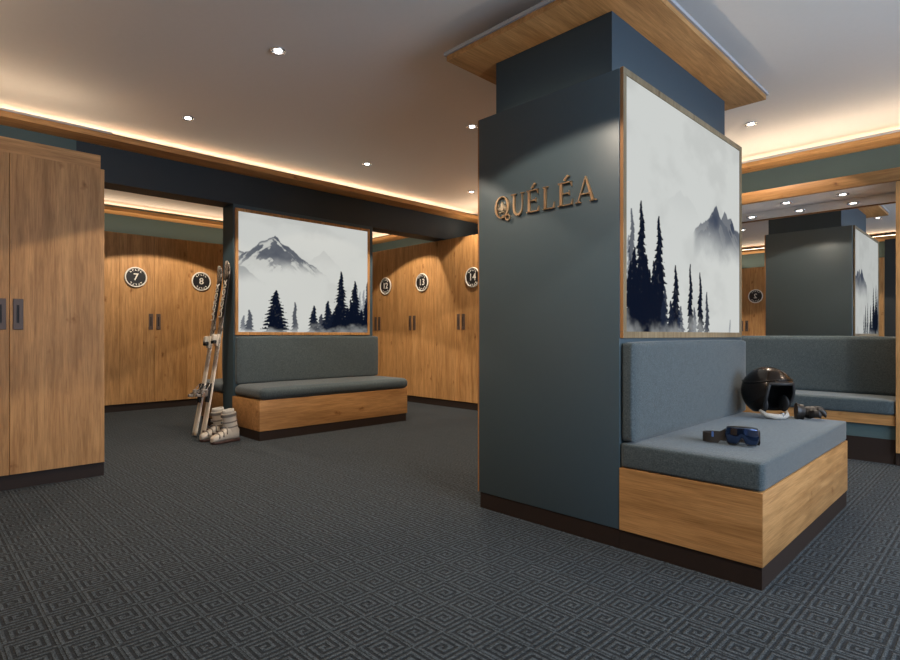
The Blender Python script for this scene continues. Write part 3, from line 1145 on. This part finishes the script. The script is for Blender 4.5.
# ------------------------------------------------------------------ recessed ceiling lamps
bm = bmesh.new()
bm_torus(bm, (0, 0, 0), (0, 0, 1), 0.042, 0.006, 32, 8, 0)
bm_cyl(bm, (0, 0, 0.004), (0, 0, 1), 0.041, 0.006, 32, 0)
ring = obj('rim', bm, M['chrome'])
bm = bmesh.new()
bm_cyl(bm, (0, 0, -0.001), (0, 0, 1), 0.023, 0.006, 32, 0)
disc = obj('lamp_disc', bm, M['lamp'])
lights = [
    (-3.215, 1.67, CEIL, 'recessed ceiling spotlight, the one nearest the top of the photo'),
    (-4.725, 1.665, CEIL, 'recessed ceiling spotlight above the left cabinets, left of the row'),
    (-4.695, 3.427, CEIL, 'recessed ceiling spotlight above the left picture'),
    (-3.227, 3.445, CEIL, 'recessed ceiling spotlight touching the left edge of the pillar, the higher one'),
    (-4.706, 5.013, CEIL, 'recessed ceiling spotlight touching the left edge of the pillar, the lower one'),
    (-1.55, 5.066, CEIL, 'recessed ceiling spotlight right of the pillar cornice'),
    (-1.45, 1.28, CEIL, 'recessed ceiling spotlight in front of the lettering, above the frame'),
    (0.35, 1.6, CEIL, 'recessed ceiling spotlight right of the camera, above the frame'),
    (0.35, 4.4, CEIL, 'recessed ceiling spotlight beyond the right edge of the photo'),
    (-7.0, 2.45, CEIL, 'recessed spotlight in the locker alley before plates 7 and 8'),
    (-6.03, 4.53, CEIL, 'recessed spotlight in front of locker plate 13'),
    (-1.44, 5.66, 2.19, 'small recessed spotlight in the grey soffit over the mirror, left one'),
    (-1.02, 5.66, 2.19, 'small recessed spotlight in the grey soffit over the mirror, right one'),
    (-1.86, 5.66, 2.19, 'small recessed spotlight in the soffit, hidden behind the pillar picture'),
]
for i, (x, y, z, lab) in enumerate(lights):
    t = thing('recessed_spotlight', lab, 'ceiling lamp', (x, y, z), group='recessed spotlights')
    for src in (ring, disc):
        c = src.copy()
        c.parent = t
        c.location = (0, 0, -0.004 if z == CEIL else -0.003)
        COL.objects.link(c)
    if z == CEIL:
        hf = 57
        pw = P_SPOT * (0.65 if y > 5 and x > -2 else 1.0)
        if x < -6.5:
            hf = 61
            pw = P_SPOT * 1.7
        if -6.5 < x < -6:
            hf = 56
            pw = P_SPOT * 1.3
        spot('spotlight_beam', x, y, pw, hf)
    else:
        spot('soffit_beam', x, y, 24, 54, z=z)
bpy.data.objects.remove(ring)
bpy.data.objects.remove(disc)


# ------------------------------------------------------------------ skis
def ski(label, tail, tip, side=0):
    L = (Vector(tip) - Vector(tail)).length
    ax = (Vector(tip) - Vector(tail)).normalized()
    wdir = Vector((1, 0, 0))
    wdir = (wdir - ax * wdir.dot(ax)).normalized()
    nrm = wdir.cross(ax).normalized()            # should look to -y
    if nrm.y > 0:
        nrm = -nrm
    # local frame: x width, y = -normal (front face at -y), z along the ski
    rot = Matrix((wdir, -nrm, ax)).transposed()
    t = thing('ski', label, 'ski', tail, group='pair of skis leaning on the partition')
    t.rotation_euler = rot.to_euler()
    prof = []
    for i in range(49):
        s = i / 48
        w = 0.041 + 0.016 * (2 * s - 1) ** 2 + 0.004 * s
        if s > 0.955:
            w *= math.sqrt(max(0.02, 1 - ((s - 0.955) / 0.047) ** 2))
        if s < 0.012:
            w *= 0.9
        bend = -0.0
        if s > 0.88:
            bend = -0.030 * ((s - 0.88) / 0.12) ** 2
        bend += 0.012 * math.sin(PI * min(1, s / 0.88))
        prof.append((s * L, w, bend))
    bm = bmesh.new()
    rings = []
    for z, w, y in prof:
        th = 0.006
        rings.append([(-w, y + th, z), (w, y + th, z), (w, y - th * 0.4, z), (w * 0.86, y - th, z), (-w * 0.86, y - th, z), (-w, y - th * 0.4, z)])
    bm_loft(bm, rings)
    m, nt, b = new_mat('ski_top_sheet')
    q = N(nt)
    tc = q.n('ShaderNodeTexCoord')
    sep = q.n('ShaderNodeSeparateXYZ')
    nt.links.new(tc.outputs['Object'], sep.inputs[0])
    zz = q.m('DIVIDE', sep.outputs['Z'], L)
    nz = q.noise(q.mapping(tc.outputs['Object'], (1, 1, 0.35)), 75, 3, 0.7)
    z2 = q.m('ADD', zz, q.m('MULTIPLY', q.m('SUBTRACT', nz, 0.5), 0.05))
    basec = q.ramp(z2, [(0.0, (0.86, 0.79, 0.68)), (0.36, (0.84, 0.77, 0.67)), (0.40, (0.33, 0.28, 0.24)), (0.52, (0.74, 0.67, 0.58)),
                        (0.66, (0.30, 0.27, 0.24)), (0.69, (0.012, 0.012, 0.013)), (0.905, (0.012, 0.012, 0.013)), (0.925, (0.42, 0.38, 0.33))])
    speck = q.ramp(nz, [(0.47, (0.10, 0.09, 0.09)), (0.53, (1, 1, 1))], 'LINEAR')
    amt = q.ramp(zz, [(0.40, (0, 0, 0)), (0.44, (0.5, 0.5, 0.5)), (0.60, (1, 1, 1)), (1, (1, 1, 1))])
    line = q.m('LESS_THAN', q.m('ABSOLUTE', sep.outputs['X']), 0.0025)
    c = q.mix(amt, basec, speck, 'MULTIPLY')
    c = q.mix(q.m('MULTIPLY', line, 0.6), c, (0.08, 0.07, 0.06, 1))
    nt.links.new(c, b.inputs['Base Color'])
    b.inputs['Roughness'].default_value = 0.3
    obj('ski_body', bm, m, t)
    # lettering, reading upwards
    bm = bmesh.new()
    yb = 0.012 * math.sin(PI * min(1, 0.79 / 0.88)) - 0.0125
    mt = Matrix.Translation((0.0, yb, 0.780 * L)) @ Matrix.Rotation(PI / 2, 4, 'X') @ Matrix.Rotation(PI / 2, 4, 'Z')
    bm_text(bm, 'LACROIX', 0.092, 0.003, mt)
    obj('lettering', bm, M['cream'], t)
    # toe piece
    bm = bmesh.new()
    z0 = 0.535 * L
    yy = 0.005
    bm_box(bm, -0.032, 0.032, yy - 0.022, yy, z0 - 0.05, z0 + 0.07, 0.004, 2, 0)
    bm_box(bm, -0.026, 0.026, yy - 0.062, yy - 0.018, z0 - 0.005, z0 + 0.06, 0.010, 3, 0)
    bm_box(bm, -0.040, -0.012, yy - 0.052, yy - 0.026, z0 - 0.030, z0 + 0.005, 0.005, 2, 1)
    bm_box(bm, 0.012, 0.040, yy - 0.052, yy - 0.026, z0 - 0.030, z0 + 0.005, 0.005, 2, 1)
    o = obj('toe_binding', bm, [M['bootwhite'], M['rubber']], t)
    smooth_by_angle(o)
    # heel piece with brake
    bm = bmesh.new()
    z0 = 0.245 * L
    bm_box(bm, -0.031, 0.031, yy - 0.026, yy, z0 - 0.10, z0 + 0.09, 0.004, 2, 1)
    bm_box(bm, -0.027, 0.027, yy - 0.085, yy - 0.020, z0 - 0.045, z0 + 0.025, 0.012, 3, 0)
    bm_box(bm, -0.017, 0.017, yy - 0.125, yy - 0.075, z0 - 0.055, z0 - 0.028, 0.006, 2, 0)
    o = obj('heel_binding', bm, [M['bootgrey'], M['rubber']], t)
    smooth_by_angle(o)
    for sx in (-1, 1):
        bm = bmesh.new()
        bm_tube(bm, [(sx * 0.03, yy - 0.02, z0 + 0.09), (sx * 0.052, yy - 0.045, z0 + 0.04), (sx * 0.056, yy - 0.075, z0 - 0.02)], 0.0035, 8)
        bm_box(bm, sx * 0.056 - 0.008, sx * 0.056 + 0.008, yy - 0.088, yy - 0.066, z0 - 0.055, z0 - 0.01, 0.003, 1)
        obj('ski_brake', bm, M['chrome'], t)
    return t


ski('left ski of the pale pair leaning on the dark partition end, slightly lower tip', (-5.655, 2.05, 0.012), (-5.775, 2.372, 1.705))
ski('right ski of the pale pair leaning on the dark partition end, slightly higher tip', (-5.575, 2.10, 0.012), (-5.60, 2.378, 1.745))


# ------------------------------------------------------------------ ski boots
def boot(label, loc, rz):
    """toe towards local +x"""
    t = thing('ski_boot', label, 'ski boot', loc, rz, 'pair of ski boots')

    def sect(x, w, z0, z1, k=16, lean=0):
        r = []
        for j in range(k):
            a = 2 * PI * j / k
            ca, sa = math.cos(a), math.sin(a)
            yy = math.copysign(abs(ca) ** 0.7, ca) * w / 2
            zz = (z0 + z1) / 2 + math.copysign(abs(sa) ** 0.7, sa) * (z1 - z0) / 2
            r.append((x, yy, zz))
        return r
    bm = bmesh.new()
    bm_loft(bm, [sect(x, w, 0.022, z1) for x, w, z1 in (
        (-0.125, 0.060, 0.10), (-0.118, 0.080, 0.135), (-0.09, 0.094, 0.16), (-0.04, 0.098, 0.175), (0.0, 0.098, 0.165), (0.03, 0.100, 0.140),
        (0.06, 0.104, 0.115), (0.10, 0.104, 0.098), (0.135, 0.096, 0.085), (0.16, 0.078, 0.072), (0.172, 0.05, 0.058))])
    obj('shell', bm, M['bootwhite'], t)

    def ring(cx, z, rx, ry, tilt=0.12, k=20):
        return [(cx + rx * math.cos(2 * PI * j / k), ry * math.sin(2 * PI * j / k), z + tilt * rx * math.cos(2 * PI * j / k) * -1 + 0) for j in range(k)]
    bm = bmesh.new()
    bm_loft(bm, [ring(cx, z, rx, ry) for cx, z, rx, ry in (
        (-0.050, 0.10, 0.070, 0.052), (-0.046, 0.14, 0.072, 0.055), (-0.038, 0.19, 0.070, 0.056), (-0.028, 0.24, 0.072, 0.058), (-0.018, 0.285, 0.075, 0.060))], cap=False)
    bm_loft(bm, [ring(cx, z, rx, ry) for cx, z, rx, ry in ((-0.018, 0.285, 0.075, 0.060), (-0.018, 0.287, 0.066, 0.052), (-0.022, 0.23, 0.060, 0.047))], cap=False)
    obj('cuff', bm, M['bootwhite'], t)
    bm = bmesh.new()
    bm_loft(bm, [ring(cx, z, rx, ry) for cx, z, rx, ry in ((-0.018, 0.24, 0.062, 0.049), (-0.014, 0.300, 0.064, 0.050), (-0.012, 0.318, 0.060, 0.047), (-0.012, 0.316, 0.050, 0.038), (-0.018, 0.24, 0.045, 0.034))], cap=False)
    obj('liner', bm, M['fleece'], t)
    bm = bmesh.new()
    bm_loft(bm, [[(-0.013 + x * 1.0, y, z) for x, y in [(-0.125, -0.03), (-0.125, 0.03), (-0.10, 0.044), (0.05, 0.047), (0.12, 0.050), (0.165, 0.040), (0.182, 0.02), (0.182, -0.02), (0.165, -0.040), (0.12, -0.050), (0.05, -0.047), (-0.10, -0.044)]] for z in (0.0, 0.026)])
    obj('sole', bm, M['sole'], t)
    # cuff strap and buckles
    bm = bmesh.new()
    bm_loft(bm, [ring(cx, z, rx, ry) for cx, z, rx, ry in ((-0.021, 0.252, 0.080, 0.065), (-0.018, 0.278, 0.082, 0.067))], cap=False)
    obj('power_strap', bm, M['bootgrey'], t)
    def over(x, w, zb, ztop, dx, k=14):
        """strap path over the shell from side to side"""
        return [(x + dx * math.sin(PI * j / k), -w * math.cos(PI * j / k), zb + (ztop - zb) * math.sin(PI * j / k) ** 0.6) for j in range(k + 1)]
    for (x, w, zb, zt, dx) in ((0.115, 0.053, 0.055, 0.096, -0.01), (0.070, 0.054, 0.065, 0.116, -0.012), (0.030, 0.053, 0.085, 0.150, -0.01)):
        b2 = bmesh.new()
        bm_tube(b2, over(x, w, zb, zt, dx), 0.0065, 8)
        obj('instep_strap', b2, M['bootgrey'], t)
        b2 = bmesh.new()
        bm_box(b2, x - 0.010, x + 0.008, -w - 0.008, -w * 0.55, (zb + zt) / 2 + 0.004, (zb + zt) / 2 + 0.026, 0.003, 1)
        obj('buckle', b2, M['handle'], t)
    for z, cx in ((0.150, -0.044), (0.200, -0.036)):
        b2 = bmesh.new()
        bm_loft(b2, [ring(cx, z - 0.007, 0.0735, 0.058), ring(cx, z, 0.078, 0.062), ring(cx, z + 0.007, 0.0745, 0.059)], cap=False)
        obj('cuff_strap', b2, M['bootgrey'], t)
        b2 = bmesh.new()
        bm_box(b2, cx + 0.045, cx + 0.085, -0.036, -0.004, z - 0.020, z + 0.006, 0.004, 1)
        obj('buckle', b2, M['chrome'], t)
    return t


boot('left ivory ski boot of the pair, beside the ski tails', (-5.36, 2.15, 0), math.radians(-84)).scale = (0.92, 0.92, 0.95)
boot('right ivory ski boot of the pair, in front of the partition end', (-5.17, 2.17, 0), math.radians(-78)).scale = (0.92, 0.92, 0.95)


# ------------------------------------------------------------------ helmet
def helmet(loc, rz):
    t = thing('ski_helmet', 'glossy black-bronze ski helmet with pale chin pad on the pillar bench', 'helmet', loc, rz)
    a, b, c, cz = 0.158, 0.130, 0.150, 0.155

    def shellpt(th, ph, k=1.0):
        # th azimuth (0 = +x), ph polar from the top
        x = a * math.sin(ph) * math.cos(th)
        y = b * math.sin(ph) * math.sin(th)
        z = c * math.cos(ph)
        if x < 0:
            x *= 1.02
        return Vector((x * k, y * k, cz + z * k))

    def low(th):
        """polar angle where the shell ends: brow in front, ears at the sides"""
        u = abs(math.atan2(math.sin(th), math.cos(th)))
        if u < 0.80:
            return 1.17
        if u < 1.15:
            s = (u - 0.80) / 0.35
            s = s * s * (3 - 2 * s)
            return 1.17 + (2.42 - 1.17) * s
        return 2.42 + 0.12 * math.sin((u - 1.15) / (PI - 1.15) * PI)
    bm = bmesh.new()
    nth, nph = 96, 26
    outer, inner = [], []
    for i in range(nth):
        th = 2 * PI * i / nth
        lo = low(th)
        outer.append([bm.verts.new(shellpt(th, lo * (j + 0.15) / (nph + 0.15))) for j in range(nph + 1)])
        inner.append([bm.verts.new(shellpt(th, lo * (j + 0.15) / (nph + 0.15), 0.90)) for j in range(nph + 1)])
    for i in range(nth):
        k = (i + 1) % nth
        for j in range(nph):
            bm.faces.new((outer[i][j], outer[k][j], outer[k][j + 1], outer[i][j + 1])).smooth = True
            f = bm.faces.new((inner[i][j], inner[i][j + 1], inner[k][j + 1], inner[k][j]))
            f.smooth = True
            f.material_index = 1
        f = bm.faces.new((outer[i][nph], outer[k][nph], inner[k][nph], inner[i][nph]))
        f.material_index = 1
    bm.faces.new([outer[i][0] for i in range(nth)])
    bm.faces.new([inner[i][0] for i in reversed(range(nth))])
    obj('shell', bm, [M['helmet'], M['rubber']], t)
    # raised brow ridge running back over the ears
    bm = bmesh.new()
    pts = []
    for i in range(-20, 21):
        th = i / 20 * 2.5
        ph = 1.08 - 0.10 * math.cos(th * 1.6) + 0.02
        pts.append(shellpt(th, ph, 1.012))
    bm_tube(bm, pts, 0.0045, 10)
    obj('brow_ridge', bm, M['helmet'], t)
    bm = bmesh.new()
    edge = []
    for i in range(-40, 41):
        th = i / 40 * 1.22
        edge.append(shellpt(th, low(th), 0.955))
    bm_tube(bm, edge, 0.010, 10)
    obj('edge_gasket', bm, M['rubber'], t)
    # ear pads and padded lining
    for s in (-1, 1):
        bm = bmesh.new()
        tmp = bmesh.new()
        bmesh.ops.create_uvsphere(tmp, u_segments=24, v_segments=14, radius=1)
        for f in tmp.faces:
            f.smooth = True
        merge(bm, tmp, Matrix.Translation((0.040, s * 0.080, 0.085)) @ Matrix.Diagonal((0.038, 0.014, 0.050, 1)))
        obj('ear_pad', bm, M['rubber'], t)
    # chin strap with fleece pad
    bm = bmesh.new()
    pts = [(0.035, -0.098, 0.05), (0.065, -0.080, 0.022), (0.095, -0.045, 0.016), (0.110, 0.0, 0.016), (0.095, 0.045, 0.020), (0.060, 0.080, 0.03), (0.035, 0.098, 0.05)]
    bm_tube(bm, pts, [0.008, 0.015, 0.017, 0.016, 0.013, 0.010, 0.008], 12)
    obj('chin_pad', bm, M['fleece'], t)
    bm = bmesh.new()
    bm_box(bm, 0.100, 0.122, -0.016, 0.006, 0.012, 0.040, 0.004, 2)
    obj('strap_buckle', bm, M['chrome'], t)
    # goggle clip
    bm = bmesh.new()
    bm_box(bm, -0.160, -0.148, -0.018, 0.018, 0.12, 0.17, 0.003, 1)
    obj('goggle_clip', bm, M['rubber'], t)
    return t


helmet((-1.055, 3.755, 0.502), math.radians(-28))


# ------------------------------------------------------------------ goggles
def goggles(loc, rz):
    """lens faces local -y"""
    t = thing('ski_goggles', 'ski goggles with a blue mirrored lens and black strap on the bench cushion', 'goggles', loc, rz)
    n, k = 48, 14

    def outline(s):
        """upper and lower edge at s in -1..1"""
        top = 0.094 - 0.010 * abs(s) ** 3 - (0.026 * max(0, (abs(s) - 0.86) / 0.14) ** 2)
        botm = 0.004 + 0.030 * math.exp(-(s / 0.17) ** 2) + 0.030 * max(0, (abs(s) - 0.72) / 0.28) ** 2
        return botm, top

    def pt(s, z, off=0.0):
        a = s * 0.92
        R_ = 0.096 + off
        return Vector((R_ * math.sin(a), 0.07 - R_ * math.cos(a), z))
    bm = bmesh.new()
    rows = []
    for i in range(n + 1):
        s = -1 + 2 * i / n
        lo, hi = outline(s * 0.97)
        lo += 0.006
        hi -= 0.006
        rows.append([bm.verts.new(pt(s * 0.96, lo + (hi - lo) * j / k, 0.004 + 0.003 * math.sin(PI * j / k))) for j in range(k + 1)])
    for i in range(n):
        for j in range(k):
            bm.faces.new((rows[i][j], rows[i + 1][j], rows[i + 1][j + 1], rows[i][j + 1])).smooth = True
    o = obj('lens', bm, M['lens'], t)
    sm = o.modifiers.new('thickness', 'SOLIDIFY')
    sm.thickness = 0.002
    bm = bmesh.new()
    loop = []
    for i in range(n + 1):
        s = -1 + 2 * i / n
        loop.append((s, outline(s)[1]))
    for i in range(n + 1):
        s = 1 - 2 * i / n
        loop.append((s, outline(s)[0]))
    rings = []
    for s, z in loop:
        zc_ = 0.05
        kz = 0.93
        rings.append([pt(s, z, 0.003), pt(s * 0.955, zc_ + (z - zc_) * 0.88, 0.004), pt(s * 0.955, zc_ + (z - zc_) * 0.88, -0.022), pt(s, z, -0.024)])
    rings.append(rings[0])
    bm_loft(bm, rings, cap=False)
    bmesh.ops.remove_doubles(bm, verts=bm.verts[:], dist=1e-5)
    o = obj('frame', bm, M['rubber'], t)
    smooth_by_angle(o, 40)
    # strap: a loop lying behind the lens, out to the left
    bm = bmesh.new()
    path = [(-0.078, 0.022), (-0.115, 0.018), (-0.155, 0.020), (-0.185, 0.040), (-0.190, 0.065), (-0.165, 0.088), (-0.11, 0.098), (-0.04, 0.092), (0.03, 0.075), (0.078, 0.040), (0.079, 0.022)]
    P_ = []
    for i in range(len(path) - 1):
        p0 = path[max(i - 1, 0)]
        p1, p2 = path[i], path[i + 1]
        p3 = path[min(i + 2, len(path) - 1)]
        for j in range(6):
            u = j / 6
            P_.append(tuple(0.5 * ((2 * p1[m_]) + (-p0[m_] + p2[m_]) * u + (2 * p0[m_] - 5 * p1[m_] + 4 * p2[m_] - p3[m_]) * u * u + (-p0[m_] + 3 * p1[m_] - 3 * p2[m_] + p3[m_]) * u ** 3) for m_ in (0, 1)))
    P_.append(path[-1])
    rows = []
    for i, (x, y) in enumerate(P_):
        a = P_[max(0, i - 1)]
        b = P_[min(len(P_) - 1, i + 1)]
        d = Vector((b[0] - a[0], b[1] - a[1], 0)).normalized()
        nn = Vector((-d.y, d.x, 0)) * 0.0016
        z0 = 0.030 if i < 6 or i > len(P_) - 7 else 0.024
        z1 = z0 + 0.046
        p = Vector((x, y, 0))
        rows.append([p - nn + Vector((0, 0, z0)), p + nn + Vector((0, 0, z0)), p + nn + Vector((0, 0, z1)), p - nn + Vector((0, 0, z1))])
    # lay the band down: its lower edge touches the cushion
    rows = [[Vector((q_.x, q_.y, q_.z - 0.022 if 6 < i < len(rows) - 7 else q_.z - 0.022 * min(1, min(i, len(rows) - 1 - i) / 6))) for q_ in r] for i, r in enumerate(rows)]
    bm_loft(bm, rows)
    o = obj('strap', bm, M['strap'], t)
    smooth_by_angle(o, 40)
    bm = bmesh.new()
    bm_box(bm, -0.146, -0.136, 0.013, 0.017, 0.030, 0.056, 0.001, 1)
    obj('strap_slider', bm, plain('blue_slider', (0.08, 0.16, 0.40), 0.35), t)
    return t


g = goggles((-0.86, 2.69, 0.502), math.radians(16))
g.scale = (0.86, 0.86, 0.95)


# ------------------------------------------------------------------ glove
def glove(loc, rz):
    bm = bmesh.new()

    def blob(c, r, rot=0):
        tmp = bmesh.new()
        bmesh.ops.create_uvsphere(tmp, u_segments=20, v_segments=12, radius=1)
        merge(bm, tmp, Matrix.Translation(c) @ Matrix.Rotation(rot, 4, 'Z') @ Matrix.Diagonal((*r, 1)))
    blob((0.0, 0, 0.026), (0.060, 0.046, 0.024))
    blob((0.030, 0, 0.028), (0.040, 0.046, 0.022))
    # fingers: unequal, curled
    for y, l, h in ((-0.034, 0.066, 0.018), (-0.012, 0.082, 0.024), (0.012, 0.078, 0.024), (0.034, 0.060, 0.020)):
        a = y * 4
        pts = []
        for i in range(7):
            s = i / 6
            pts.append((0.050 + l * s * math.cos(a * 0.5), y * (1 + 0.35 * s), 0.026 + h * math.sin(PI * (0.15 + 0.75 * s)) * 0.7 - 0.012 * s))
        bm_tube(bm, pts, [0.014, 0.0145, 0.0135, 0.014, 0.013, 0.012, 0.009], 12)
    bm_tube(bm, [(-0.010, -0.038, 0.022), (0.012, -0.062, 0.026), (0.040, -0.072, 0.026), (0.062, -0.070, 0.018)], [0.016, 0.0155, 0.014, 0.010], 12)
    # cuff
    bm_tube(bm, [(-0.045, 0, 0.026), (-0.075, 0, 0.028), (-0.105, 0.002, 0.030)], [0.030, 0.028, 0.034], 16, flat=1.25)
    o = obj('ski_glove', bm, M['leather'], None, loc)
    o.rotation_euler = (0, 0, rz)
    r = o.modifiers.new('remesh', 'REMESH')
    r.mode = 'VOXEL'
    r.voxel_size = 0.0035
    r.use_smooth_shade = True
    tag(o, 'crumpled black leather ski glove lying right of the helmet on the bench', 'glove')
    return o


g = glove((-0.858, 3.835, 0.500), math.radians(32))
g.scale = (0.66, 0.95, 1.55)
